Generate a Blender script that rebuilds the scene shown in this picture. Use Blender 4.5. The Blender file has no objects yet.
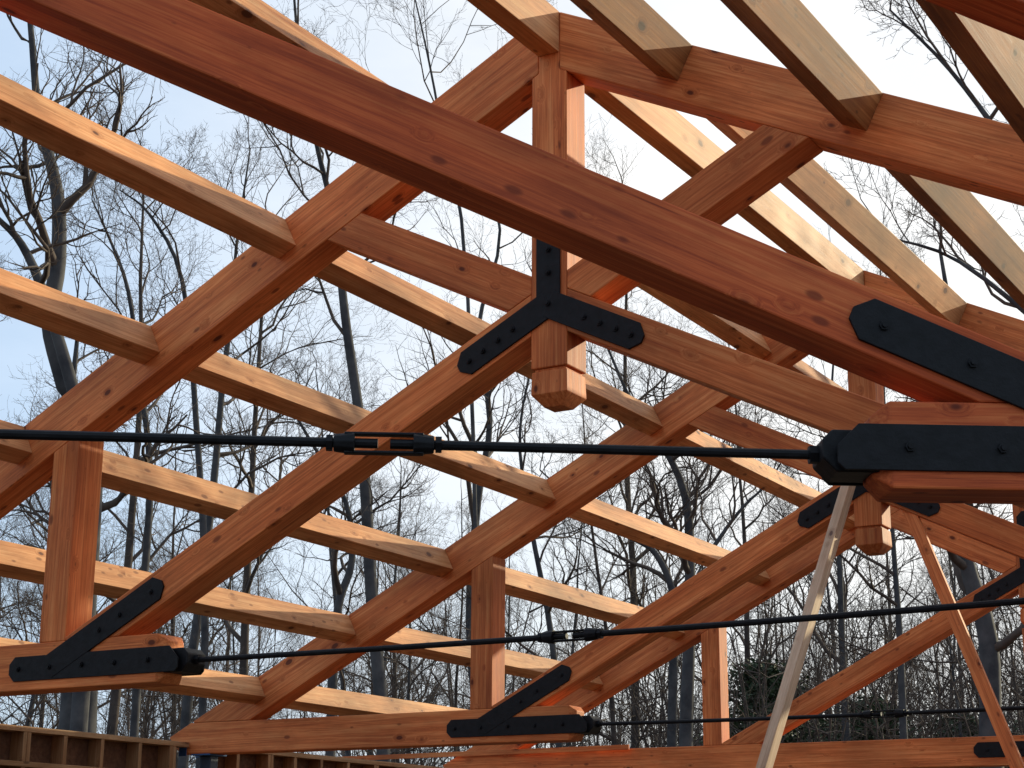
import bpy, math, random
import numpy as np
from mathutils import Vector, Matrix, noise as mnoise

scn = bpy.context.scene
col = scn.collection
R = math.radians
rnd = random.Random(11)

# ------------------------------------------------------------------ camera
CAM = Vector((3.9896, -7.0847, -0.9742)); YAW, PITCH, ROLL, F = 0.53469, 0.27395, 0.00641, 1749.1
def cam_axes():
    cy, sy, cp, sp = math.cos(YAW), math.sin(YAW), math.cos(PITCH), math.sin(PITCH)
    f = Vector((-sy*cp, cy*cp, sp)); r = Vector((cy, sy, 0)); u = r.cross(f)
    c, s = math.cos(ROLL), math.sin(ROLL)
    return c*r + s*u, -s*r + c*u, f
AR, AU, AF = cam_axes()
def ray(px, py): return AR*((px-512)/F) + AU*(-(py-384)/F) + AF
def at(px, py, dist):
    """world point seen at that pixel, at a given horizontal distance"""
    d = ray(px, py); h = math.hypot(d.x, d.y); return CAM + d*(dist/h)
cd = bpy.data.cameras.new('camera'); co = bpy.data.objects.new('camera', cd); col.objects.link(co)
co.matrix_world = Matrix(((AR.x, AU.x, -AF.x, CAM.x), (AR.y, AU.y, -AF.y, CAM.y), (AR.z, AU.z, -AF.z, CAM.z), (0, 0, 0, 1)))
cd.lens = F/1024*36; cd.sensor_width = 36; cd.clip_start = .05; cd.clip_end = 3000
scn.camera = co

# ------------------------------------------------------------------ light
SUN_AZ, SUN_EL = R(23), R(17.5)          # azimuth from +Y towards +X
w = bpy.data.worlds.new('World'); scn.world = w; w.use_nodes = True
nt = w.node_tree; nt.nodes.clear(); N = nt.nodes.new; L = nt.links.new
sky = N('ShaderNodeTexSky'); sky.sky_type = 'NISHITA'; sky.sun_disc = False
sky.sun_elevation = SUN_EL; sky.sun_rotation = SUN_AZ; sky.air_density = 1.0; sky.dust_density = 1.2; sky.ozone_density = 1.3
tc = N('ShaderNodeTexCoord'); mp = N('ShaderNodeMapping'); mp.inputs['Scale'].default_value = (1.6, 1.6, 4.5)
nz = N('ShaderNodeTexNoise'); nz.inputs['Scale'].default_value = 2.2; nz.inputs['Detail'].default_value = 7; nz.inputs['Roughness'].default_value = .55
L(tc.outputs['Generated'], mp.inputs['Vector']); L(mp.outputs[0], nz.inputs['Vector'])
cr = N('ShaderNodeMapRange'); cr.inputs['From Min'].default_value = .38; cr.inputs['From Max'].default_value = .68; cr.inputs['To Min'].default_value = -.09; cr.inputs['To Max'].default_value = .09
L(nz.outputs['Fac'], cr.inputs['Value'])
# bright veil of thin cloud, strongest towards the sun
dp = N('ShaderNodeVectorMath'); dp.operation = 'DOT_PRODUCT'; L(tc.outputs['Generated'], dp.inputs[0])
dp.inputs[1].default_value = (math.sin(SUN_AZ)*math.cos(SUN_EL), math.cos(SUN_AZ)*math.cos(SUN_EL), math.sin(SUN_EL))
gr = N('ShaderNodeMapRange'); gr.inputs['From Min'].default_value = .15; gr.inputs['From Max'].default_value = .85; gr.inputs['To Min'].default_value = .62; gr.inputs['To Max'].default_value = .95
L(dp.outputs['Value'], gr.inputs['Value'])
fa = N('ShaderNodeMath'); fa.operation = 'ADD'; fa.use_clamp = True; L(gr.outputs[0], fa.inputs[0]); L(cr.outputs[0], fa.inputs[1])
mx = N('ShaderNodeMix'); mx.data_type = 'RGBA'
L(fa.outputs[0], mx.inputs['Factor']); L(sky.outputs[0], mx.inputs['A']); hz = N('ShaderNodeMix'); hz.data_type = 'RGBA'; hz.inputs['A'].default_value = (5.1, 6.4, 8.1, 1); hz.inputs['B'].default_value = (8.3, 8.3, 8.2, 1)
g2 = N('ShaderNodeMapRange'); g2.interpolation_type = 'SMOOTHSTEP'; g2.inputs['From Min'].default_value = .36; g2.inputs['From Max'].default_value = .72; L(dp.outputs['Value'], g2.inputs['Value'])
g3 = N('ShaderNodeMath'); g3.operation = 'ADD'; g3.use_clamp = True; L(g2.outputs[0], g3.inputs[0]); L(cr.outputs[0], g3.inputs[1]); L(g3.outputs[0], hz.inputs['Factor'])
L(hz.outputs['Result'], mx.inputs['B'])
bg = N('ShaderNodeBackground'); bg.inputs['Strength'].default_value = .140
wo = N('ShaderNodeOutputWorld'); L(mx.outputs['Result'], bg.inputs['Color']); L(bg.outputs[0], wo.inputs['Surface'])
sd = bpy.data.lights.new('sun', 'SUN'); sd.energy = 4.8; sd.angle = R(.53); sd.color = (1, .89, .61)
so = bpy.data.objects.new('sun', sd); col.objects.link(so)
sv = Vector((math.sin(SUN_AZ)*math.cos(SUN_EL), math.cos(SUN_AZ)*math.cos(SUN_EL), math.sin(SUN_EL)))
so.rotation_euler = sv.to_track_quat('Z', 'Y').to_euler()
scn.view_settings.view_transform = 'Standard'; scn.view_settings.look = 'None'; scn.view_settings.exposure = 0

# ------------------------------------------------------------------ materials
def newmat(name):
    m = bpy.data.materials.new(name); m.use_nodes = True
    n = m.node_tree; b = n.nodes['Principled BSDF']; return m, n, b
def wood(name, dark, mid, light, knot=.5, rough=.62, var=.35, stain=0.0):
    m, n, b = newmat(name); N = n.nodes.new; L = n.links.new
    at_ = N('ShaderNodeAttribute'); at_.attribute_name = 'grain'
    oi = N('ShaderNodeObjectInfo')
    ad = N('ShaderNodeVectorMath'); ad.operation = 'ADD'
    ml = N('ShaderNodeMath'); ml.operation = 'MULTIPLY'; ml.inputs[1].default_value = 53.0
    L(oi.outputs['Random'], ml.inputs[0]); L(at_.outputs['Vector'], ad.inputs[0]); L(ml.outputs[0], ad.inputs[1])
    def nz(sc, detail=4, scale=1, rough=.55, dist=0, src=None):
        mpn = N('ShaderNodeMapping'); mpn.inputs['Scale'].default_value = sc
        L(src or ad.outputs[0], mpn.inputs['Vector'])
        t = N('ShaderNodeTexNoise'); t.inputs['Scale'].default_value = scale; t.inputs['Detail'].default_value = detail
        t.inputs['Roughness'].default_value = rough; t.inputs['Distortion'].default_value = dist
        L(mpn.outputs[0], t.inputs['Vector']); return t.outputs['Fac']
    # knots: elongated voronoi cells, only some of them kept
    mk = N('ShaderNodeMapping'); mk.inputs['Scale'].default_value = (4.2, 7.5, 7.5); L(ad.outputs[0], mk.inputs['Vector'])
    vo = N('ShaderNodeTexVoronoi'); vo.inputs['Scale'].default_value = 1.0; L(mk.outputs[0], vo.inputs['Vector'])
    sp = N('ShaderNodeSeparateColor'); L(vo.outputs['Color'], sp.inputs[0])
    sel = N('ShaderNodeMapRange'); sel.inputs['From Min'].default_value = .25; sel.inputs['From Max'].default_value = 1; sel.inputs['To Min'].default_value = 0.0; sel.inputs['To Max'].default_value = .15
    L(sp.outputs[0], sel.inputs['Value'])
    sb = N('ShaderNodeMath'); sb.operation = 'SUBTRACT'; L(sel.outputs[0], sb.inputs[0]); L(vo.outputs['Distance'], sb.inputs[1])
    kn = N('ShaderNodeMapRange'); kn.inputs['From Min'].default_value = -.035; kn.inputs['From Max'].default_value = .02; kn.interpolation_type = 'SMOOTHSTEP'
    L(sb.outputs[0], kn.inputs['Value'])
    halo = N('ShaderNodeMapRange'); halo.inputs['From Min'].default_value = -.20; halo.inputs['From Max'].default_value = .0; halo.interpolation_type = 'SMOOTHSTEP'
    L(sb.outputs[0], halo.inputs['Value'])
    # grain bends round the knots
    hv = N('ShaderNodeVectorMath'); hv.operation = 'SCALE'; hv.inputs[0].default_value = (0, .035, .035); L(halo.outputs[0], hv.inputs['Scale'])
    a2 = N('ShaderNodeVectorMath'); a2.operation = 'ADD'; L(ad.outputs[0], a2.inputs[0]); L(hv.outputs[0], a2.inputs[1])
    ring = nz((.65, 24, 24), 4, 1, .6, 1.1, a2.outputs[0])
    fine = nz((3.0, 110, 110), 5, 1, .7, 0, a2.outputs[0])
    blot = nz((1.1, 2.6, 2.6), 4, 1, .6)
    mix1 = N('ShaderNodeMix'); mix1.data_type = 'FLOAT'; mix1.inputs['Factor'].default_value = .50
    L(ring, mix1.inputs['A']); L(fine, mix1.inputs['B'])
    rp = N('ShaderNodeValToRGB'); e = rp.color_ramp.elements
    e[0].position = .365; e[0].color = (*dark, 1); e[1].position = .625; e[1].color = (*light, 1)
    em = e.new(.5); em.color = (*mid, 1)
    L(mix1.outputs['Result'], rp.inputs['Fac'])
    hs = N('ShaderNodeHueSaturation')
    bv = N('ShaderNodeMapRange'); bv.inputs['From Min'].default_value = .3; bv.inputs['From Max'].default_value = .7; bv.inputs['To Min'].default_value = 1-var; bv.inputs['To Max'].default_value = 1+var*.6
    L(blot, bv.inputs['Value'])
    ov = N('ShaderNodeMapRange'); ov.inputs['To Min'].default_value = .80; ov.inputs['To Max'].default_value = 1.14; L(oi.outputs['Random'], ov.inputs['Value'])
    mm = N('ShaderNodeMath'); mm.operation = 'MULTIPLY'; L(bv.outputs[0], mm.inputs[0]); L(ov.outputs[0], mm.inputs[1])
    L(mm.outputs[0], hs.inputs['Value']); L(rp.outputs[0], hs.inputs['Color'])
    # reddish heartwood drift
    b2 = nz((.7, 4, 4), 3, 1, .5)
    br = N('ShaderNodeMapRange'); br.inputs['From Min'].default_value = .42; br.inputs['From Max'].default_value = .62; br.inputs['To Max'].default_value = .45
    L(b2, br.inputs['Value'])
    m3 = N('ShaderNodeMix'); m3.data_type = 'RGBA'; m3.blend_type = 'MULTIPLY'; m3.inputs['B'].default_value = (.95, .74, .6, 1)
    L(br.outputs[0], m3.inputs['Factor']); L(hs.outputs[0], m3.inputs['A'])
    m4 = N('ShaderNodeMix'); m4.data_type = 'RGBA'; m4.blend_type = 'MULTIPLY'; m4.inputs['B'].default_value = (.62, .5, .42, 1)
    hm = N('ShaderNodeMath'); hm.operation = 'MULTIPLY'; hm.inputs[1].default_value = knot; L(halo.outputs[0], hm.inputs[0])
    L(hm.outputs[0], m4.inputs['Factor']); L(m3.outputs['Result'], m4.inputs['A'])
    m5 = N('ShaderNodeMix'); m5.data_type = 'RGBA'; m5.inputs['B'].default_value = (dark[0]*.28, dark[1]*.25, dark[2]*.3, 1)
    km = N('ShaderNodeMath'); km.operation = 'MULTIPLY'; km.inputs[1].default_value = .95; L(kn.outputs[0], km.inputs[0])
    L(km.outputs[0], m5.inputs['Factor']); L(m4.outputs['Result'], m5.inputs['A'])
    # thin drying checks along the grain
    ck = nz((1.6, 75, 75), 2, 1, .4, .3)
    cm = N('ShaderNodeMapRange'); cm.inputs['From Min'].default_value = .745; cm.inputs['From Max'].default_value = .79; cm.inputs['To Max'].default_value = .5
    L(ck, cm.inputs['Value'])
    m6 = N('ShaderNodeMix'); m6.data_type = 'RGBA'; m6.inputs['B'].default_value = (dark[0]*.2, dark[1]*.2, dark[2]*.2, 1)
    L(cm.outputs[0], m6.inputs['Factor']); L(m5.outputs['Result'], m6.inputs['A'])
    mk2 = N('ShaderNodeMapping'); mk2.inputs['Scale'].default_value = (7, 15, 15); mk2.inputs['Location'].default_value = (3.3, 1.7, 9.1); L(ad.outputs[0], mk2.inputs['Vector'])
    v2 = N('ShaderNodeTexVoronoi'); v2.inputs['Scale'].default_value = 1.0; L(mk2.outputs[0], v2.inputs['Vector'])
    s2 = N('ShaderNodeSeparateColor'); L(v2.outputs['Color'], s2.inputs[0])
    k2 = N('ShaderNodeMapRange'); k2.inputs['From Min'].default_value = .72; k2.inputs['From Max'].default_value = 1; k2.inputs['To Min'].default_value = 0; k2.inputs['To Max'].default_value = .22; L(s2.outputs[1], k2.inputs['Value'])
    u2 = N('ShaderNodeMath'); u2.operation = 'SUBTRACT'; L(k2.outputs[0], u2.inputs[0]); L(v2.outputs['Distance'], u2.inputs[1])
    w2 = N('ShaderNodeMapRange'); w2.interpolation_type = 'SMOOTHSTEP'; w2.inputs['From Min'].default_value = -.10; w2.inputs['From Max'].default_value = .04; w2.inputs['To Max'].default_value = .75; L(u2.outputs[0], w2.inputs['Value'])
    m7 = N('ShaderNodeMix'); m7.data_type = 'RGBA'; m7.inputs['B'].default_value = (dark[0]*.4, dark[1]*.35, dark[2]*.4, 1)
    L(w2.outputs[0], m7.inputs['Factor']); L(m6.outputs['Result'], m7.inputs['A'])
    # handling dirt and water marks, unrelated to the grain direction
    dn = nz((2.3, 7, 7), 6, 1, .72); dr = N('ShaderNodeMapRange'); dr.inputs['From Min'].default_value = .52; dr.inputs['From Max'].default_value = .75; dr.inputs['To Max'].default_value = .55; L(dn, dr.inputs['Value'])
    m8 = N('ShaderNodeMix'); m8.data_type = 'RGBA'; m8.blend_type = 'MULTIPLY'; m8.inputs['B'].default_value = (.62, .52, .46, 1)
    L(dr.outputs[0], m8.inputs['Factor']); L(m7.outputs['Result'], m8.inputs['A'])
    L(m8.outputs['Result'], b.inputs['Base Color'])
    rr = N('ShaderNodeMapRange'); rr.inputs['To Min'].default_value = rough-.12; rr.inputs['To Max'].default_value = rough+.15; L(fine, rr.inputs['Value']); L(rr.outputs[0], b.inputs['Roughness'])
    b.inputs['Specular IOR Level'].default_value = .255
    bp = N('ShaderNodeBump'); bp.inputs['Strength'].default_value = .35; bp.inputs['Distance'].default_value = .003
    L(mix1.outputs['Result'], bp.inputs['Height']); L(bp.outputs[0], b.inputs['Normal'])
    return m
M = {}
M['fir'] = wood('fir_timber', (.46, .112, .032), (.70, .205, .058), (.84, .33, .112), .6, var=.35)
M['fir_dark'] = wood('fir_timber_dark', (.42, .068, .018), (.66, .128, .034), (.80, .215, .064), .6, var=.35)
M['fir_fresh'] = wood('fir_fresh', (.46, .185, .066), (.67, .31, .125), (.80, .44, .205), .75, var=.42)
M['fir_shaded'] = wood('fir_shaded', (.20, .070, .020), (.31, .125, .038), (.43, .20, .068), .8, var=.5)  # purlin fir with the dull, part-blocked sunlight of the right slope put into its colour
M['pine'] = wood('pine_stud', (.26, .135, .060), (.36, .20, .095), (.46, .28, .145), .5, var=.25)
M['grey_pine'] = wood('board_weathered', (.52, .35, .22), (.68, .49, .33), (.80, .62, .43), .5, var=.2)
def simple(name, c, rough=.6, metal=0, c2=None, sc=8, bump=0.0):
    m, n, b = newmat(name); N = n.nodes.new; L = n.links.new
    t = N('ShaderNodeTexCoord'); z = N('ShaderNodeTexNoise'); z.inputs['Scale'].default_value = sc; z.inputs['Detail'].default_value = 6; z.inputs['Roughness'].default_value = .6
    L(t.outputs['Object'], z.inputs['Vector']); r = N('ShaderNodeValToRGB')
    r.color_ramp.elements[0].position = .35; r.color_ramp.elements[1].position = .66
    r.color_ramp.elements[0].color = (*c, 1); r.color_ramp.elements[1].color = (*(c2 or [x*1.5 for x in c]), 1)
    L(z.outputs['Fac'], r.inputs[0]); L(r.outputs[0], b.inputs['Base Color']); b.inputs['Roughness'].default_value = rough; b.inputs['Metallic'].default_value = metal
    if bump:
        p = N('ShaderNodeBump'); p.inputs['Strength'].default_value = bump; p.inputs['Distance'].default_value = .02; L(z.outputs['Fac'], p.inputs['Height']); L(p.outputs[0], b.inputs['Normal'])
    return m
M['steel'] = simple('black_painted_steel', (.0025, .003, .0042), .55, 0, (.0075, .008, .0105), 22, .2)
M['steel'].node_tree.nodes['Principled BSDF'].inputs['Specular IOR Level'].default_value = .25
M['column'] = simple('grey_blue_steel', (.03, .05, .075), .5, .2, (.06, .085, .12), 9)
M['bracket'] = simple('blue_bracket', (.03, .09, .22), .45, .2, (.05, .13, .30), 9)
M['osb'] = simple('dark_sheathing', (.10, .045, .022), .8, 0, (.19, .09, .045), 26, .2)
M['ground'] = simple('leaf_litter', (.035, .023, .014), .95, 0, (.10, .066, .038), 3.2, .6)
M['deck'] = simple('plywood_deck', (.045, .028, .018), .9, 0, (.09, .056, .036), 2.2)
def bark(name, a, b_):
    m = simple(name, a, .9, 0, b_, 3.0, .5)
    return m
M['bark'] = bark('bark_grey', (.026, .026, .030), (.078, .074, .074))
M['bark_brown'] = bark('bark_brown', (.034, .025, .021), (.085, .062, .050))
M['twig'] = simple('twigs', (.050, .036, .029), .9, 0, (.115, .082, .063), 2)
M['needles'] = simple('needles', (.012, .030, .010), .7, 0, (.045, .075, .022), 1.5)

# ------------------------------------------------------------------ builders
def tag(o, label=None, cat=None, group=None, kind=None):
    if label: o['label'] = label
    if cat: o['category'] = cat
    if group: o['group'] = group
    if kind: o['kind'] = kind
    return o
def empty(name, loc=(0, 0, 0), rz=0):
    o = bpy.data.objects.new(name, None); col.objects.link(o); o.location = loc; o.rotation_euler = (0, 0, rz); o.empty_display_size = .1; return o
class MB:
    def __init__(s): s.v = []; s.f = []; s.g = []
    def prism(s, poly, y0, y1, axis=(1, 0), org=None):
        """polygon in x,z extruded along y; grain runs along axis"""
        a = Vector(axis).normalized(); q = Vector((-a.y, a.x)); off = Vector((rnd.uniform(0, 40), rnd.uniform(0, 40), rnd.uniform(0, 40)))
        n = len(poly); k = len(s.v)
        ar = sum(poly[i][0]*poly[(i+1) % n][1]-poly[(i+1) % n][0]*poly[i][1] for i in range(n))
        if ar < 0: poly = poly[::-1]
        for y in (y0, y1):
            for p in poly:
                p = Vector(p); s.v.append((p.x, y, p.y)); s.g.append((p.dot(a)+off.x, p.dot(q)+off.y, y+off.z))
        s.f.append(tuple(range(k, k+n))); s.f.append(tuple(range(k+2*n-1, k+n-1, -1)))
        for i in range(n):
            j = (i+1) % n; s.f.append((k+j, k+i, k+n+i, k+n+j))
    def bar(s, p0, p1, wdt, dep, up=Vector((0, 0, 1)), o=(0, 0), skew=None):
        """box from p0 to p1; wdt across (side), dep along up; the top edge centre runs through the points when o=(0,-.5)"""
        p0 = Vector(p0); p1 = Vector(p1); a = (p1-p0).normalized(); sd = a.cross(up).normalized(); u = sd.cross(a).normalized()
        k = len(s.v); off = Vector((rnd.uniform(0, 40), rnd.uniform(0, 40), rnd.uniform(0, 40))); ln = (p1-p0).length
        for p, t in ((p0, 0), (p1, ln)):
            for x, z in ((-.5, -.5), (.5, -.5), (.5, .5), (-.5, .5)):
                s.v.append(tuple(p+sd*(x+o[0])*wdt+u*(z+o[1])*dep)); s.g.append((t+off.x, x*wdt+off.y, z*dep+off.z))
        s.f += [(k+3, k+2, k+1, k), (k+4, k+5, k+6, k+7)]
        for i in range(4):
            j = (i+1) % 4; s.f.append((k+i, k+j, k+4+j, k+4+i))
    def cyl(s, p0, p1, r, n=12, r1=None, cap=True):
        p0 = Vector(p0); p1 = Vector(p1); a = (p1-p0).normalized(); t = Vector((0, 0, 1)) if abs(a.z) < .9 else Vector((1, 0, 0))
        u = a.cross(t).normalized(); v = a.cross(u); k = len(s.v); r1 = r if r1 is None else r1
        for p, rr in ((p0, r), (p1, r1)):
            for i in range(n):
                th = 2*math.pi*i/n; s.v.append(tuple(p+(u*math.cos(th)+v*math.sin(th))*rr)); s.g.append((0, 0, 0))
        for i in range(n):
            j = (i+1) % n; s.f.append((k+j, k+i, k+n+i, k+n+j))
        if cap: s.f.append(tuple(range(k, k+n))); s.f.append(tuple(range(k+2*n-1, k+n-1, -1)))
    def build(s, name, mat, parent=None, bevel=0.0, smooth=False):
        me = bpy.data.meshes.new(name); me.from_pydata(s.v, [], s.f); me.update()
        at_ = me.attributes.new('grain', 'FLOAT_VECTOR', 'POINT'); at_.data.foreach_set('vector', np.array(s.g, 'f').ravel())
        me.materials.append(mat)
        if smooth: me.polygons.foreach_set('use_smooth', [True]*len(me.polygons))
        o = bpy.data.objects.new(name, me); col.objects.link(o); o.parent = parent
        if bevel:
            b = o.modifiers.new('bevel', 'BEVEL'); b.width = bevel; b.segments = 2; b.limit_method = 'ANGLE'; b.angle_limit = R(35); b.harden_normals = False
        return o

# ------------------------------------------------------------------ trusses
H = .2594; XI = 2.396; XPL, XPR = 3.266, 3.070
RA, RM, RB = 2.9935, .5032, .3194
CA, CMM, CB = 1.6170, .5065, .2171
WA, WM, WB = 1.6010, .5130, .2272
PST, PB = 1.3974, 1.2680
T = .2; BV = .006
def gusset_poly(c, d, wd, ln, oct_=.36):
    """plate arm from c in direction d with clipped end"""
    c = Vector(c); d = Vector(d).normalized(); q = Vector((-d.y, d.x)); h = wd/2; k = wd*oct_
    return [c-q*h, c+d*(ln-k)-q*h, c+d*ln-q*(h-k), c+d*ln+q*(h-k), c+d*(ln-k)+q*h, c+q*h]
def bolts(plate, pts, y, side, r=.016):
    for x, z in pts:
        b = MB(); b.cyl((x, y, z), (x, y+side*.008, z), r, 6); b.cyl((x, y+side*.008, z), (x, y+side*.014, z), r*.55, 8)
        b.build('bolt', M['steel'], plate)
def make_truss(S, label, full_tie=False, tb=None, xiA=None, sag=.012, wd='fir', al=.512, aup=.56, tilt=0.0):
    root = empty('roof_truss'); tag(root, label, 'roof truss', 'timber roof trusses with black steel plates')
    fir = M[wd]
    rm, cm, wm = RM/S, CMM/S, WM/S
    XIs = XI*S if xiA is None else xiA
    rt = lambda x: RA+RB-rm*abs(x); rb = lambda x: RA-rm*abs(x)
    ct = lambda x: CA+CB-cm*abs(x); cb = lambda x: CA-cm*abs(x)
    wt = lambda x: WA+WB+wm*abs(x); wb = lambda x: WA+wm*abs(x)
    # king post
    k = MB(); n1 = .0605
    k.prism([(-.1, PST), (.1, PST), (.1, rb(.1)), (n1, rb(.1)+.02), (n1, rt(n1)), (0, rt(0)), (-n1, rt(n1)), (-n1, rb(.1)+.02), (-.1, rb(.1))], 0, T, (0, 1))
    kp = k.build('king_post', fir, root, BV)
    # pendant: neck groove, slightly flared block, cut pyramid below
    p = MB(); lv = [(.085, PST), (.085, PST-.014), (.096, PST-.018), (.100, PB), (.052, PB-.058)]
    off = rnd.uniform(0, 30)
    for hw, z in lv:
        for sx, sy in ((-1, -1), (1, -1), (1, 1), (-1, 1)):
            p.v.append((sx*hw, T/2+sy*hw, z)); p.g.append((z+off, sx*hw+off, sy*hw))
    for i in range(len(lv)-1):
        for j in range(4):
            a, b = 4*i+j, 4*i+(j+1) % 4; p.f.append((b, a, a+4, b+4))
    p.f.append((16, 17, 18, 19)[::-1]); p.f.append((0, 1, 2, 3))
    p.build('pendant', fir, kp, .003)
    for sg in (-1, 1):
        m = lambda P: [(sg*x, z) for x, z in P]
        # principal rafter
        xb = (RA-H)/rm; xt = (RA+RB-H)/rm; xe = 6.16*S
        q = MB(); q.prism(m([(n1+.001, rt(n1)), (n1+.001, rb(.1)+.021), (.101, rb(.101)), (xb, H+.002), (xt-.03, H+.002), (xt-.03, rt(xt-.03))]), 0, T, (1, -sg*rm))
        q.build('rafter', fir, root, BV)
        # lower (scissor) chord
        xm = (WA-CA-CB)/(-cm-wm)            # strut bottom meets chord top
        q = MB(); xp = XPR*S-.002
        q.prism(m([(.1, cb(.1)), (.1, ct(.1)), (xp, ct(xp)), (xp, H+.001), ((CA-H)/cm, H+.001)]), 0, T, (1, -sg*cm))
        q.build('lower_chord', fir, root, BV)
        # web strut from king post up to the rafter
        x1 = (RA-WA)/(rm+wm); x2 = (RA-WA-WB)/(rm+wm)
        q = MB(); q.prism(m([(.1, ct(.1)+.002), (xm, ct(xm)+.002), (x1, rb(x1)), (x2, rb(x2)), (.1, wt(.1))]), 0.002, T-.002, (1, sg*wm))
        q.build('web_strut', fir, root, BV)
        # post
        a, b = XPL*S-(XPL-XPR)*(S-1)/2*0, XPR*S
        a = b+(XPL-XPR)
        q = MB(); q.prism(m([(b, H), (a, H), (a, rb(a)), (b, rb(b))]), 0, T, (0, 1))
        q.build('post', fir, root, BV)
        if not full_tie:
            # hammer beam with chamfered inner end
            e = XIs; c = .05; b_ = MB(); off = Vector((rnd.uniform(0, 40), rnd.uniform(0, 40), rnd.uniform(0, 40)))
            rings = [(xe, 0, 0), (e, 0, 0), (e-c, c*.8, c*.8)]
            for ri, (x, iy, iz) in enumerate(rings):
                for y, z in ((iy, iz), (T-iy, iz), (T-iy, H-iz), (iy, H-iz)):
                    xx = xt if ri == 0 and z > .1 else x; b_.v.append((sg*xx, y, z)); b_.g.append((xx+off.x, z+off.y, y+off.z))
            for i in range(2):
                for j in range(4):
                    a0, b0 = 4*i+j, 4*i+(j+1) % 4; f = (a0, b0, b0+4, a0+4); b_.f.append(f if sg > 0 else f[::-1])
            b_.v += [(sg*(xt+.23), 0, H-.23*rm), (sg*(xt+.23), T, H-.23*rm)]; b_.g += [(xt+.23+off.x, .14+off.y, off.z), (xt+.23+off.x, .14+off.y, T+off.z)]
            for f in ((0, 3, 12), (1, 13, 2), (3, 2, 13, 12), (0, 12, 13, 1)): b_.f.append(f if sg > 0 else f[::-1])
            f = (8, 9, 10, 11); b_.f.append(f if sg > 0 else f[::-1])
            b_.build('hammer_beam', fir, root, BV)
            # strap plates on both faces
            g0 = 3.17*S; d0 = Vector((-(2.372-3.17)*S*-1, .0))
            pa = Vector((3.17*S, CA+CB/2-cm*3.17*S)); pe = Vector((2.372*S, CA+CB/2-cm*2.372*S)); dv = pe-pa
            arm = gusset_poly(pa, dv, .137, dv.length)
            k_ = .04; hz = (.051, .188); xl = 3.47*S; xr = e-.09
            hor = [(xl, hz[0]+k_), (xl-k_, hz[0]), (xr-.05, hz[0]), (xr-.07, hz[0]+.02), (xr-.07, hz[1]-.065), (xr-.005, hz[1]), (xl-k_, hz[1]), (xl, hz[1]-k_)]
            for y0, y1, sdn, yb in ((-.010, -.0005, -1, -.012), (T+.0005, T+.010, 1, T+.012)):
                pl = MB(); pl.prism(m(hor), y0, y1); pl.prism(m([tuple(v) for v in arm]), y0+(.002 if sdn > 0 else -.002), y1)
                po = pl.build('strap_plate', M['steel'], root, .002)
                hp = [(sg*(xr+.14+i*(xl-.07-xr-.14)/4), .12) for i in range(5)]
                ap = [(sg*(pa+dv*t).x, (pa+dv*t).y) for t in (.45, .63, .90)]
                bolts(po, hp+ap, y0-.002 if sdn < 0 else y1+.002, sdn)
            # clevis block closing the beam end
            cl = MB(); zc = .118; cl.prism(m([(e+.012, zc-.066), (e-.155, zc-.066), (e-.195, zc-.025), (e-.195, zc+.03), (e-.165, zc+.06), (e+.012, zc+.06)]), T/2-.075, T/2+.075)
            cl.build('clevis', M['steel'], root, .006)
        # wall end stays open
    # Y plate
    zc = CA+CB/2-.008
    def y_arms():
        c = Vector((0, zc)); A = [gusset_poly(c, Vector((0, 1)), .133, aup)]
        for sg in (-1, 1): A.append(gusset_poly(c+Vector((sg*.0, 0)), Vector((sg, -cm)), .137, al*math.hypot(1, cm)))
        return A
    for y0, y1, sdn in ((-.010, -.0005, -1), (T+.0005, T+.010, 1)):
        pl = MB()
        for i, A in enumerate(y_arms()):
            d = .0015*i; pl.prism([tuple(v) for v in A], y0-(d if sdn < 0 else 0), y1+(d if sdn > 0 else 0))
        po = pl.build('gusset_plate', M['steel'], root, .002)
        P = [(0, zc+.0)]+[(0, zc+t) for t in (.16, .28, .40, .50)]
        for sg in (-1, 1): P += [(sg*t, zc-cm*t) for t in (.20, .285, .37, .45)]
        bolts(po, P, (y0-.004) if sdn < 0 else (y1+.004), sdn)
    if full_tie:
        q = MB(); q.prism([(-6.30, .144), (-6.07, H), (6.07, H), (6.30, .144), (6.16, 0), (-6.16, 0)], 0, T)
        q.build('tie_beam', fir, root, BV)
        for y0, y1, sdn in ((-.010, -.0005, -1), (T+.0005, T+.010, 1)):
            pl = MB(); k_ = .04; pl.prism([(-.60, .115), (-.56, .072), (.56, .072), (.60, .115), (.60, .165), (.56, .208), (-.56, .208), (-.60, .165)], y0, y1)
            pl.prism([(-.066, .1), (.066, .1), (.066, .62), (-.066, .62)], y0-.002 if sdn < 0 else y0, y1 if sdn < 0 else y1+.002)
            po = pl.build('strap_plate', M['steel'], root, .002); bolts(po, [(x, .14) for x in (-.48, -.33, -.18, .18, .33, .48)], y0-.002 if sdn < 0 else y1+.002, sdn)
        q = MB(); q.prism([(-.095, H+.001), (.095, H+.001), (.095, PB-.06), (-.095, PB-.06)], .005, T-.005, (0, 1)); q.build('hanger_post', fir, root, BV)
    else:
        e = XIs-.175; rod = MB()
        for x0_, x1_ in ((-e, tb-.018), (tb+.018, e)):
            n = 12; pts = [Vector((x0_+(x1_-x0_)*i/n, T/2, .118-sag*(1-((x0_+(x1_-x0_)*i/n)/e)**2)+tilt*(e-(x0_+(x1_-x0_)*i/n)))) for i in range(n+1)]
            for i in range(n): rod.cyl(pts[i], pts[i+1], .0145, 10, cap=(i in (0, n-1)))
        for sg in (-1, 1): rod.cyl((sg*(e+.02), T/2, .118), (sg*(e-.045), T/2, .118), .028, 6)
        ro = rod.build('tie_rod', M['steel'], root, smooth=False)
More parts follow.
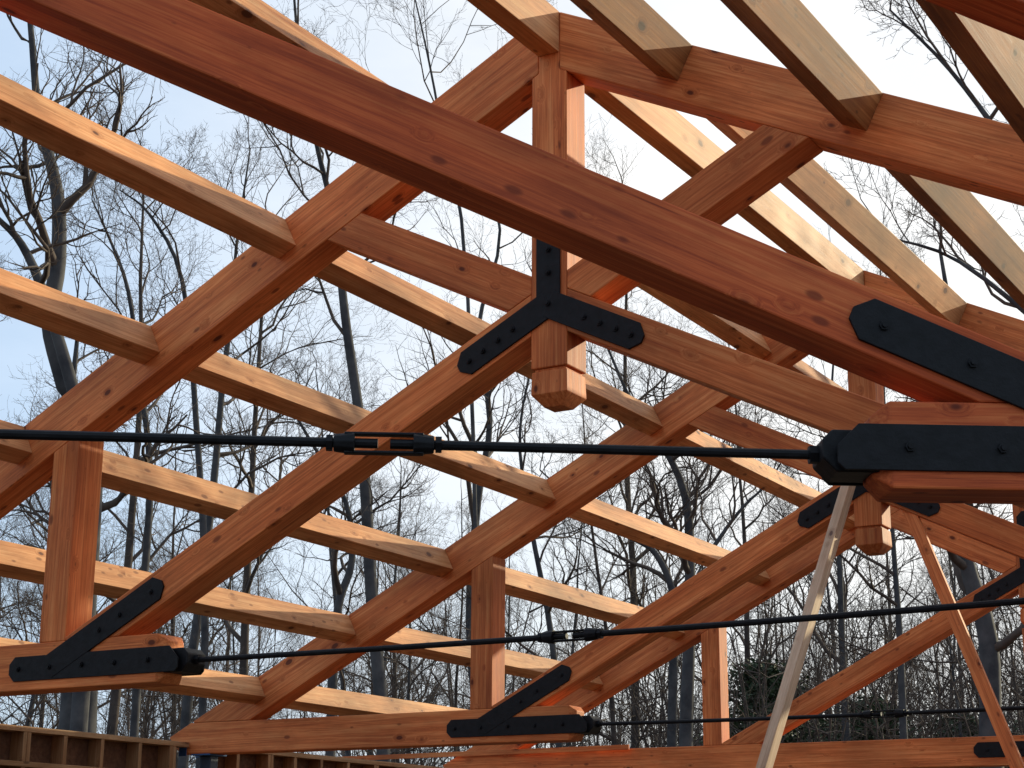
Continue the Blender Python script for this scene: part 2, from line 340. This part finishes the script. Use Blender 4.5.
        zt = .118-sag*(1-(tb/e)**2)+tilt*(e-tb); t_ = MB(); a = .115
        hb = .0275 if S > 1.01 else .021
        for z in (-hb, hb): t_.bar((tb-a, T/2, zt+z), (tb+a, T/2, zt+z), .030, .009)
        for sg in (-1, 1): t_.cyl((tb+sg*(a-.03), T/2, zt), (tb+sg*(a+.03), T/2, zt), .034, 10, .026)
        t_.build('turnbuckle', M['steel'], ro, .003)
        for sg in (-1, 1):
            c_ = MB(); c_.cyl((tb+sg*(a+.034), T/2, zt), (tb+sg*(a+.052), T/2, zt), .025, 6); c_.build('lock_nut', M['steel'], ro)
    return root
Y1, Y2 = 4.5564, 4.5564+4.3275
AY, AYAW, AS = -3.9149, .5805, .9919/math.cos(.5805)
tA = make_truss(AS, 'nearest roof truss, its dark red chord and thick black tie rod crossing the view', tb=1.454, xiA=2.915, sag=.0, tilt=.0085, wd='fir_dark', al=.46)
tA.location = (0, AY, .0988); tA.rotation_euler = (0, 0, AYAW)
tB = make_truss(1, 'second roof truss, with the whole Y shaped black plate and faceted pendant in view', tb=.06)
tC = make_truss(1, 'third roof truss, its pendant showing just under the steel clad beam end of the nearest', tb=.01)
tC.location = (0, Y1, 0)
tD = make_truss(1, 'farthest roof truss, with one unbroken tie beam along the bottom edge of the view', full_tie=True)
tD.location = (0, Y2, 0)

# ------------------------------------------------------------------ purlins
def purlin(xc, y0, y1, side, label, mat, wd=.132, dp=.188):
    """xc: horizontal distance from the ridge of the lower corner nearest the ridge"""
    zl = lambda x: 3.098-RM*x
    s = Vector((side*1, -RM)).normalized(); nrm = Vector((side*RM, 1)).normalized()
    c = Vector((side*xc, zl(xc))); P = [c, c+s*wd, c+s*wd+nrm*dp, c+nrm*dp]
    o = MB(); off = Vector((rnd.uniform(0, 40), rnd.uniform(0, 40), rnd.uniform(0, 40)))
    f0 = y0 if callable(y0) else (lambda x: y0)
    for yy in (f0, lambda x: y1):
        for i, p in enumerate(P):
            y = yy(p.x); o.v.append((p.x, y, p.y)); o.g.append((y+off.x, (p-c).dot(s)+off.y, (p-c).dot(nrm)+off.z))
    fc = [(0, 1, 2, 3), (7, 6, 5, 4)]+[((i+1) % 4, i, 4+i, 4+(i+1) % 4) for i in range(4)]
    if side > 0: fc = [f[::-1] for f in fc]
    o.f = fc
    ob = o.build('purlin', mat, None, .004)
    return tag(ob, label, 'purlin', 'roof purlins between the trusses')
LX = [.67, 1.57, 2.50, 3.435, 4.36, 5.27]; RX = [.60, 1.53, 2.44, 3.36, 4.27, 5.18]
ordn = ['first', 'second', 'third', 'fourth', 'fifth', 'sixth']
ya = lambda x: AY+x*math.tan(AYAW)+T/math.cos(AYAW)+.002
bays = [(ya, -.001, 'between nearest and second truss'), (T+.001, Y1-.001, 'between second and third truss'), (Y1+T+.001, Y2-.001, 'between third and farthest truss')]
for y0, y1, bl in bays:
    for i in range(6):
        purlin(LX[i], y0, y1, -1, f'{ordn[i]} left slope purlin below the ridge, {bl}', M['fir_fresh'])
        purlin(RX[i], y0, y1, 1, f'{ordn[i]} right slope purlin below the ridge, {bl}', M['fir_shaded' if (callable(y0) or (i >= 1 and y0 < 1)) else 'fir_fresh'])
    o = MB(); off = rnd.uniform(0, 40); q = [(-.061, 3.055), (.060, 3.055), (.060, 3.284), (0, 3.306), (-.061, 3.284)]
    f0 = y0 if callable(y0) else (lambda x: y0)
    for k in (0, 1):
        for x, z in q: 
            y = f0(x) if k == 0 else y1; o.v.append((x, y, z)); o.g.append((y+off, x+off, z+off))
    o.f = [(0, 4, 3, 2, 1), (5, 6, 7, 8, 9)]+[(i, (i+1) % 5, 5+(i+1) % 5, 5+i) for i in range(5)]
    tag(o.build('ridge_beam', M['fir_fresh'], None, .004), f'deep ridge beam along the roof peak {bl}', 'ridge beam', 'ridge beams at the peak')

# ------------------------------------------------------------------ side walls
def wall(xin, sg, ya_, yb_, label, blocks=.41, z0=-2.6):
    """stud wall: xin inner face, sg the outward side"""
    root = empty('stud_wall', (xin, ya_, z0)); tag(root, label, 'stud wall')
    ln = yb_-ya_; t = .14; zt = .095-z0; pine = M['pine']
    def b(name, x0, x1, y0, y1, za, zb, axis, mat=pine, bev=.002):
        o = MB(); off = [rnd.uniform(0, 40) for _ in range(3)]
        for z in (za, zb):
            for x, y in ((x0, y0), (x1, y0), (x1, y1), (x0, y1)):
                o.v.append((x*sg, y, z)); c = (x, y, z); g = [c[axis]] + [c[k] for k in range(3) if k != axis]; o.g.append(tuple(g[k]+off[k] for k in range(3)))
        f = [(3, 2, 1, 0), (4, 5, 6, 7), (0, 1, 5, 4), (1, 2, 6, 5), (2, 3, 7, 6), (3, 0, 4, 7)]
        o.f = f if sg > 0 else [q[::-1] for q in f]
        return o.build(name, mat, root, bev)
    b('top_plate', 0, t, 0, ln, zt-.040, zt, 1)
    b('header_plate', 0, t, 0, ln, zt-.300, zt-.262, 1)
    b('bottom_plate', 0, t, 0, ln, .002, .04, 1)
    b('sheathing', t+.001, t+.014, 0, ln, 0, zt-.002, 1, M['osb'], 0)
    y = .3; k = 0
    while y < ln-.05:
        b('cripple', .003, t-.002, y, y+.038, zt-.261, zt-.041, 2)
        if k % 4 == 1: b('cripple', .003, t-.002, y+.041, y+.079, zt-.261, zt-.041, 2)
        b('stud', .003, t-.002, y, y+.038, .041, zt-.301, 2)
        y += blocks*rnd.uniform(.92, 1.08); k += 1
    return root
wall(-6.05, -1, -3.0, Y1-.02, 'stud wall with cripple blocks left of the third truss foot, at the lower left corner')
wall(-6.0, -1, Y1+T+.06, Y2+T, 'stud wall running on behind the foot of the third truss to the farthest truss')
wall(6.0, 1, -.5, Y2+T, 'opposite stud wall under the right hand feet of the trusses')
for sx in (-1, 1):
    for yy, nm in ((0, 'second'), (Y1, 'third')):
        rt_ = empty('steel_column', (sx*5.93, yy+.1, -2.6)); tag(rt_, f'blue grey steel column under the {"left" if sx<0 else "right"} foot of the {nm} truss', 'column')
        q = MB(); q.prism([(-.06, 0), (.06, 0), (.06, 2.585), (-.06, 2.585)], -.05, .05, (0, 1)); q.build('shaft', M['column'], rt_, .006)
        q = MB(); q.prism([(-.10, 2.586), (.10, 2.586), (.10, 2.598), (-.10, 2.598)], -.115, .115)
        x_ = sx*.2
        q.prism([(x_-.04, 2.585), (x_+.04, 2.585), (x_+.04, 2.68), (x_-.04, 2.68)], -.112, -.104); q.prism([(x_-.04, 2.585), (x_+.04, 2.585), (x_+.04, 2.68), (x_-.04, 2.68)], .104, .112)
        q.build('saddle_bracket', M['bracket'], rt_, .002)

# ------------------------------------------------------------------ temporary braces
def board(p0, p1, wd, th, mat, label, up):
    o = MB(); o.bar(p0, p1, wd, th, Vector(up)); ob = o.build('brace_board', mat, None, .003)
    return tag(ob, label, 'brace board')
def on_plane(px, py, y): 
    d = ray(px, py); return CAM+d*((y-CAM.y)/d.y)
b1t = on_plane(853, 470, 4.44); b1b = on_plane(762, 775, 3.3); dd = (b1b-b1t)
b1b = b1t+dd*((-2.6-b1t.z)/dd.z)
board(b1t, b1b, .065, .095, M['grey_pine'], 'pale weathered temporary brace board leaning under the nearest truss end, sunlit on one edge', (.05, 1, 0))
b2t = on_plane(909, 509, 4.60); b2b = on_plane(1021, 775, 4.2); dd = (b2b-b2t); b2b = b2t+dd*((-2.6-b2t.z)/dd.z)
board(b2t, b2b, .085, .04, M['fir'], 'reddish brown brace board leaning down from the third truss at the lower right', (.05, 1, 0))
l0 = on_plane(316, 760, Y2-.06); l1 = on_plane(629, 747, Y2-.06)
o = MB(); o.bar(l0, l1, .02, .05, Vector((0, 0, 1))); tag(o.build('batten', M['fir'], None, .002), 'thin batten lying level along the top of the farthest tie beam', 'batten')

# ------------------------------------------------------------------ ground
def sheet(name, x0, x1, y0, y1, z, mat, label=None, rise=False):
    me = bpy.data.meshes.new(name); n = 90 if rise else 1; vs = []; fs = []
    for j in range(n+1):
        for i in range(n+1):
            x = x0+(x1-x0)*i/n; y = y0+(y1-y0)*j/n; zz = z
            if rise:
                d = math.hypot(x, y-3); zz += mnoise.noise(Vector((x*.03, y*.03, 0)))*min(1, max(0, d-14)/30)*1.6
            vs.append((x, y, zz))
    for j in range(n):
        for i in range(n): a = j*(n+1)+i; fs.append((a, a+1, a+n+2, a+n+1))
    me.from_pydata(vs, [], fs); me.materials.append(mat); ob = bpy.data.objects.new(name, me); col.objects.link(ob); ob['kind'] = 'structure'; return ob
sheet('ground', -600, 600, -600, 600, -3.0, M['ground'], rise=True)
fl = MB(); fl.prism([(-6.15, -2.9), (6.15, -2.9), (6.15, -2.604), (-6.15, -2.604)], -9.5, Y2+.3, (0, 1)); f_ = fl.build('floor_deck', M['deck'], None); f_['kind'] = 'structure'

# ------------------------------------------------------------------ trees
class Tubes:
    """collects polylines (points, radii, sides) and turns them into one mesh"""
    def __init__(s): s.b = {}
    def add(s, pts, rad, sides): s.b.setdefault((len(pts), sides), []).append((pts, rad))
    def mesh(s, name, mat, smooth=True):
        V = []; Fc = []; base = 0
        for (n, k), items in s.b.items():
            P = np.array([i[0] for i in items], dtype=np.float64); Rr = np.array([i[1] for i in items], dtype=np.float64)
            m = len(items); Tn = np.gradient(P, axis=1); Tn /= np.linalg.norm(Tn, axis=2, keepdims=True)+1e-9
            ref = np.zeros_like(Tn); ref[..., 0] = 1; fl = np.abs(Tn[..., 0]) > .8; ref[fl] = (0, 1, 0)
            U = np.cross(Tn, ref); U /= np.linalg.norm(U, axis=2, keepdims=True)+1e-9; W = np.cross(Tn, U)
            th = np.arange(k)*2*np.pi/k
            ring = P[:, :, None, :]+Rr[:, :, None, None]*(U[:, :, None, :]*np.cos(th)[None, None, :, None]+W[:, :, None, :]*np.sin(th)[None, None, :, None])
            V.append(ring.reshape(-1, 3))
            a = np.arange(m)[:, None, None]*(n*k); i = np.arange(n-1)[None, :, None]*k; j = np.arange(k)[None, None, :]; j2 = (j+1) % k
            q = np.stack([a+i+j, a+i+j2, a+i+k+j2, a+i+k+j], -1)+base; Fc.append(q.reshape(-1, 4)); base += m*n*k
        V = np.concatenate(V); Fc = np.concatenate(Fc)
        me = bpy.data.meshes.new(name); me.vertices.add(len(V)); me.vertices.foreach_set('co', V.astype('f').ravel())
        me.loops.add(Fc.size); me.loops.foreach_set('vertex_index', Fc.astype('i').ravel()); me.polygons.add(len(Fc))
        me.polygons.foreach_set('loop_start', np.arange(0, Fc.size, 4, dtype='i')); me.polygons.foreach_set('loop_total', np.full(len(Fc), 4, dtype='i'))
        me.polygons.foreach_set('use_smooth', np.full(len(Fc), smooth)); me.update(calc_edges=True); me.materials.append(mat)
        return me
def grow(rg, tb, p, d, ln, r, lvl, mx, wig=.25, upw=.10, minr=.0035, ch=(9, 7, 6, 5)):
    """one branch as a wandering polyline, then its children"""
    n = (9, 8, 6, 5, 4)[min(lvl, 4)]; st = ln/(n-1)
    x, y, z = p; dx, dy, dz = d; pts = [(x, y, z)]; rs = [r]; dirs = [(dx, dy, dz)]
    for i in range(1, n):
        dx += rg.gauss(0, wig); dy += rg.gauss(0, wig); dz += rg.gauss(0, wig*.8)+upw
        l = math.sqrt(dx*dx+dy*dy+dz*dz); dx /= l; dy /= l; dz /= l
        x += dx*st; y += dy*st; z += dz*st; pts.append((x, y, z)); dirs.append((dx, dy, dz))
        rs.append(max(minr*.6, r*(1-i/(n-1)*.80)))
    tb.add(pts, rs, 6 if r > .05 else (4 if r > .015 else 3))
    if lvl >= mx: return
    c = ch[min(lvl, 3)]
    for k in range(c):
        t = .22+.78*(k+rg.random()*.8)/c; t = min(t, .99); f = t*(n-1); i = int(f); u = f-i; a, b = pts[i], pts[min(i+1, n-1)]
        q = (a[0]+(b[0]-a[0])*u, a[1]+(b[1]-a[1])*u, a[2]+(b[2]-a[2])*u); dd = dirs[i]
        v = Vector(dd); ax = Vector((rg.gauss(0, 1), rg.gauss(0, 1), rg.gauss(0, 1))).cross(v)
        if ax.length < 1e-4: continue
        v = Matrix.Rotation(rg.uniform(.45, 1.05), 3, ax.normalized()) @ v
        rr = rs[i]*rg.uniform(.5, .78)
        grow(rg, tb, q, (v.x, v.y, v.z), ln*rg.uniform(.38, .62)*(1.15-.45*t), max(rr, minr), lvl+1, mx, wig*1.05, upw, minr, ch)
def make_tree_mesh(seed, h, r, lean=(0, 0), nl=14, first=.35, fork=False, mx=3, minr=.004, path=None, spread=.42, ch=(9, 7, 6, 5), mat='bark'):
    rg = random.Random(seed); tr = Tubes(); br = Tubes()
    if path is None:
        n = 14; pts = []; x = y = 0; dx, dy = lean
        for i in range(n):
            pts.append((x, y, h*i/(n-1))); dx += rg.gauss(0, .035); dy += rg.gauss(0, .035); x += dx*h/(n-1); y += dy*h/(n-1)
    else:
        pts = path; n = len(pts)
    rs = [r*(1-.86*(i/(n-1))**1.1) for i in range(n)]
    tr.add(pts, rs, 9)
    if path is None or fork:
        rs2 = rs
    nl_ = nl
    for k in range(nl_):
        t = first+(1-first)*(k+rg.random())/nl; t = min(t, .985); f = t*(n-1); i = int(f); u = f-i; a, b = pts[i], pts[min(i+1, n-1)]
        q = (a[0]+(b[0]-a[0])*u, a[1]+(b[1]-a[1])*u, a[2]+(b[2]-a[2])*u)
        az = rg.uniform(0, 2*math.pi); el = rg.uniform(.25, 1.05); big = rg.random()
        d = (math.cos(az)*math.cos(el), math.sin(az)*math.cos(el), math.sin(el))
        ln = h*spread*(1.12-t*.75)*rg.uniform(.65, 1.2)
        grow(rg, br, q, d, ln, rs[i]*rg.uniform(.42, .78), 0, mx, .22, .09, minr, ch)
    grow(rg, br, pts[-1], (0, 0, 1), h*.12, rs[-1], 1, mx, .22, .09, minr, ch)
    return tr.mesh('trunk', M[mat]), br.mesh('branches', M['twig'])
def place_tree(name, meshes, loc, rz, sc, label, group):
    root = empty(name, loc, rz); root.scale = (sc, sc, sc); tag(root, label, 'tree', group)
    for nm, me in zip(('trunk', 'branches'), meshes):
        o = bpy.data.objects.new(nm, me); col.objects.link(o); o.parent = root
    return root
GZ = -3.2
def path_tree(seed, pix, dist, r, label, nl=12, first=.3, spread=.3, mat='bark', base=None, mx=3, ch=(7, 5, 4, 4), hw=0.0, minr=.0028):
    """a tree whose trunk runs through real places, given by where the photo shows them at its distance"""
    P = [at(px, py, dist+math.sin(i*1.7+seed)*.5*hw) for i, (px, py) in enumerate(pix)]
    b = base or (P[0].x, P[0].y); org = Vector((b[0], b[1], GZ))
    ctrl = [org]+P; pts = []
    # Catmull-Rom through the control points
    C = [ctrl[0]*2-ctrl[1]]+ctrl+[ctrl[-1]*2-ctrl[-2]]
    for i in range(1, len(C)-2):
        for k in range(4):
            t = k/4; p0, p1, p2, p3 = C[i-1], C[i], C[i+1], C[i+2]
            pts.append(.5*((2*p1)+(-p0+p2)*t+(2*p0-5*p1+4*p2-p3)*t*t+(-p0+3*p1-3*p2+p3)*t**3))
    pts.append(C[-2]); pts = [tuple(p-org) for p in pts]
    h = pts[-1][2]
    ms = make_tree_mesh(seed, h, r, nl=nl, first=first, path=pts, spread=spread, mx=mx, mat=mat, ch=ch, minr=minr)
    return place_tree('bare_tree', ms, org, 0, 1, label, 'bare trees around the building')

G = 'bare trees around the building'
path_tree(1, [(88, 470), (66, 385), (50, 320), (58, 262), (58, 200), (47, 148), (38, 112), (30, 20), (20, -60)], 22, 0.158, 'leafless tree with a twisted grey trunk at the far left, behind the upper purlins', nl=9, first=.42, spread=.26)
path_tree(2, [(95, 480), (76, 400), (46, 300), (22, 245), (-6, 215), (-60, 160)], 21.5, 0.112, 'leaning leafless tree curving out of view at the left edge', nl=6, first=.45, spread=.25)
path_tree(3, [(384, 768), (372, 600), (362, 440), (347, 330), (340, 270), (330, 200), (318, 150), (300, 60), (290, -60)], 27, 0.117, 'tall slender leafless trunk behind the big left rafter, left of the picture centre', nl=11, first=.42, spread=.24)
path_tree(4, [(186, 720), (200, 600), (214, 480), (223, 380), (232, 310), (236, 250), (250, 150)], 30, 0.099, 'leafless tree with straight dark trunk seen between the left rafter and the second tie rod', nl=10, first=.38, spread=.28)
path_tree(5, [(84, 740), (86, 640), (80, 520), (70, 430), (78, 330)], 24, 0.185, 'thick grey trunk directly above the stud wall at the lower left', nl=8, first=.45, spread=.30)
path_tree(6, [(686, 768), (689, 650), (690, 560), (686, 500), (668, 455), (640, 420), (600, 330)], 26, 0.117, 'leafless tree with a bent upper trunk right of the picture centre', nl=10, first=.35, spread=.28)
path_tree(7, [(672, 768), (674, 640), (672, 590), (655, 553), (632, 538), (590, 515), (540, 470)], 31, 0.099, 'leafless tree whose dark trunk bows to the left below the centre purlins', nl=9, first=.35, spread=.28)
path_tree(8, [(992, 768), (988, 640), (966, 560), (956, 470), (960, 380), (940, 250)], 24, 0.176, 'broad grey trunk at the right edge behind the farthest chord', nl=10, first=.30, spread=.28)
path_tree(9, [(905, 768), (900, 640), (893, 540), (884, 400), (880, 260)], 29, 0.079, 'slender trunk directly below the pendant of the third truss', nl=10, first=.32, spread=.27)
path_tree(10, [(848, 768), (842, 640), (838, 520), (830, 430), (838, 300)], 33, 0.092, 'leafless trunk just right of the pale brace board', nl=10, first=.32, spread=.28)
path_tree(11, [(716, 640), (712, 560), (722, 535), (745, 505), (770, 480), (800, 430)], 25, 0.050, 'young leafless tree with a forked leaning stem right of centre', nl=7, first=.4, spread=.28)
path_tree(12, [(140, 640), (150, 480), (140, 380), (128, 290), (108, 235), (92, 200)], 25, 0.067, 'thin crooked leafless tree between the two upper left purlins', nl=8, first=.45, spread=.26)
path_tree(13, [(205, 640), (196, 420), (182, 280), (150, 215), (120, 190)], 27, 0.071, 'thin leafless tree bending left behind the large left rafter', nl=9, first=.45, spread=.26)
path_tree(14, [(1190, 560), (1160, 380), (1100, 290), (1010, 150), (950, 70), (890, 10)], 17, 0.073, 'leafless tree reaching in from the right over the upper rafters', nl=10, first=.35, spread=.25, minr=.003)
path_tree(15, [(1260, 600), (1190, 450), (1070, 350), (960, 262), (880, 235)], 18, 0.066, 'leafless limb reaching in from the right under the far purlins', nl=9, first=.4, spread=.24, minr=.003)
path_tree(16, [(1300, 500), (1240, 250), (1120, 40), (1010, -80)], 19, 0.079, 'leafless tree leaning in beyond the upper right corner', nl=9, first=.35, spread=.26, minr=.003)
path_tree(17, [(480, 768), (470, 620), (478, 500), (490, 420), (478, 330), (500, 230), (470, 120)], 34, 0.114, 'leafless tree behind the middle of the Y shaped plate truss', nl=11, first=.36, spread=.28)
path_tree(18, [(560, 768), (552, 640), (530, 520), (520, 430), (540, 330)], 30, 0.079, 'dark leafless trunk between the two middle posts', nl=10, first=.34, spread=.28)
path_tree(19, [(330, 768), (336, 620), (352, 560), (345, 500), (310, 440), (270, 370)], 28, 0.095, 'forked leafless tree below the left chord of the second truss', nl=10, first=.34, spread=.30)
path_tree(20, [(468, 300), (440, 120), (420, 20), (400, -60)], 25, 0.036, 'tall leafless tree whose top twigs fill the gap above the nearest chord', nl=10, first=.45, spread=.28, base=tuple(at(490, 768, 25))[:2])
# other trees of the wood, shared meshes
variants = [make_tree_mesh(100+i, (13, 16, 11, 17, 14, 12)[i], (.10, .13, .085, .14, .095, .075)[i], nl=(14, 15, 12, 15, 14, 12)[i], first=(.25, .35, .2, .4, .3, .18)[i], mx=3,
            mat=('bark', 'bark_brown')[i % 2], ch=(7, 6, 5, 4), minr=.0032, spread=.32) for i in range(6)]
rg = random.Random(5); spots = []
def az_pt(px, dist):
    d = ray(px, 700); h = math.hypot(d.x, d.y); return Vector((CAM.x+d.x/h*dist, CAM.y+d.y/h*dist, GZ))
k = 0
while len(spots) < 104 and k < 5000:
    k += 1; dist = 32+60*rg.random()**.85; px = rg.uniform(-380, 1420); p = az_pt(px, dist)
    if px > 800 and dist < 40: continue
    if all((p-q).length > 2.4 for q in spots): spots.append(p)
for i, p in enumerate(spots):
    place_tree('bare_tree', variants[rg.randrange(6)], p, rg.uniform(0, 6.28), rg.uniform(.8, 1.12), 'leafless grey brown tree standing in the wood behind the building', 'leafless trees of the wood behind')
# some trees behind and beside the camera so other angles and the light are right
# brush: thin saplings too many to count
tb = Tubes(); rg = random.Random(9)
for i in range(1000):
    dist = 30+55*rg.random(); p = az_pt(rg.uniform(-300, 1340) if i < 640 else rg.uniform(600, 1150), dist); h = rg.uniform(3.5, 8.5)*(.8+dist/160)
    r = rg.uniform(.018, .05); lean = rg.gauss(0, .12), rg.gauss(0, .12)
    pts = [(p.x+lean[0]*h*t+rg.gauss(0, .05)*t*h*.3, p.y+lean[1]*h*t, p.z+h*t) for t in (0, .2, .4, .6, .8, 1)]
    tb.add(pts, [r, r*.9, r*.75, r*.6, r*.42, r*.2], 4)
    for k in range(13):
        t = rg.uniform(.2, .98); f = t*5; j = int(f); q = tuple(pts[j][c]+(pts[min(5, j+1)][c]-pts[j][c])*(f-j) for c in range(3))
        az = rg.uniform(0, 6.28); el = rg.uniform(.2, 1.1)
        grow(rg, tb, q, (math.cos(az)*math.cos(el), math.sin(az)*math.cos(el), math.sin(el)), h*rg.uniform(.12, .3), r*.45, 2, 3, .25, .08, .004, (7, 6, 5, 4))
o = bpy.data.objects.new('undergrowth', tb.mesh('undergrowth', M['twig'])); col.objects.link(o); o['kind'] = 'stuff'; tag(o, 'tangle of thin bare saplings and brush filling the wood floor', 'undergrowth')
# evergreens low in the wood at the right
def evergreen(seed, px, dist, h, w_, label):
    rg = random.Random(seed); p = az_pt(px, dist); root = empty('evergreen_tree', p); tag(root, label, 'tree', 'evergreens low in the wood')
    t = Tubes(); t.add([(0, 0, h*i/5) for i in range(6)], [.12*(1-i/6) for i in range(6)], 6)
    tips = []
    for k in range(120):
        z = h*rg.uniform(.06, .97); az = rg.uniform(0, 6.28); ln = w_*(1-z/h)**.7*rg.uniform(.55, 1.15)+.2
        pts = [(math.cos(az)*ln*s, math.sin(az)*ln*s, z+ln*.15*s-ln*.22*s*s) for s in (0, .33, .66, 1)]
        t.add(pts, [.025, .018, .012, .006], 3); tips.append(pts)
    m = t.mesh('trunk', M['bark_brown']); o = bpy.data.objects.new('trunk', m); col.objects.link(o); o.parent = root
    V = []
    for pts in tips:
        for _ in range(200):
            s = rg.random()**.6*2.999; i = int(s); u = s-i; c = [pts[i][q]+(pts[i+1][q]-pts[i][q])*u+rg.gauss(0, .16) for q in range(3)]
            a = Vector((rg.gauss(0, 1), rg.gauss(0, 1), rg.gauss(0, .6))).normalized(); b = a.cross(Vector((rg.gauss(0, 1), rg.gauss(0, 1), rg.gauss(0, 1)))).normalized(); sz = rg.uniform(.04, .10); c = Vector(c)
            V += [tuple(c-a*sz), tuple(c+b*sz*.4), tuple(c+a*sz), tuple(c-b*sz*.4)]
    me = bpy.data.meshes.new('crown'); me.from_pydata(V, [], [tuple(range(4*i, 4*i+4)) for i in range(len(V)//4)]); me.materials.append(M['needles'])
    o = bpy.data.objects.new('crown', me); col.objects.link(o); o.parent = root
evergreen(1, 765, 36, 6.4, 2.9, 'dark green evergreen low behind the pale brace board')
evergreen(2, 868, 40, 5.9, 3.4, 'dark green evergreen below the pendant of the third truss, left of the last one')
evergreen(3, 960, 43, 6.0, 3.4, 'dark green evergreen behind the lower right end of the farthest chord')
evergreen(4, 700, 46, 5.6, 2.4, 'small dark green evergreen behind the lit post of the farthest truss')

evergreen(5, 820, 48, 6.2, 3.6, 'dark green evergreen half hidden behind the farthest chord foot')
evergreen(6, 1000, 38, 5.2, 3.0, 'dark green evergreen at the right edge above the strap plate of the farthest tie beam')
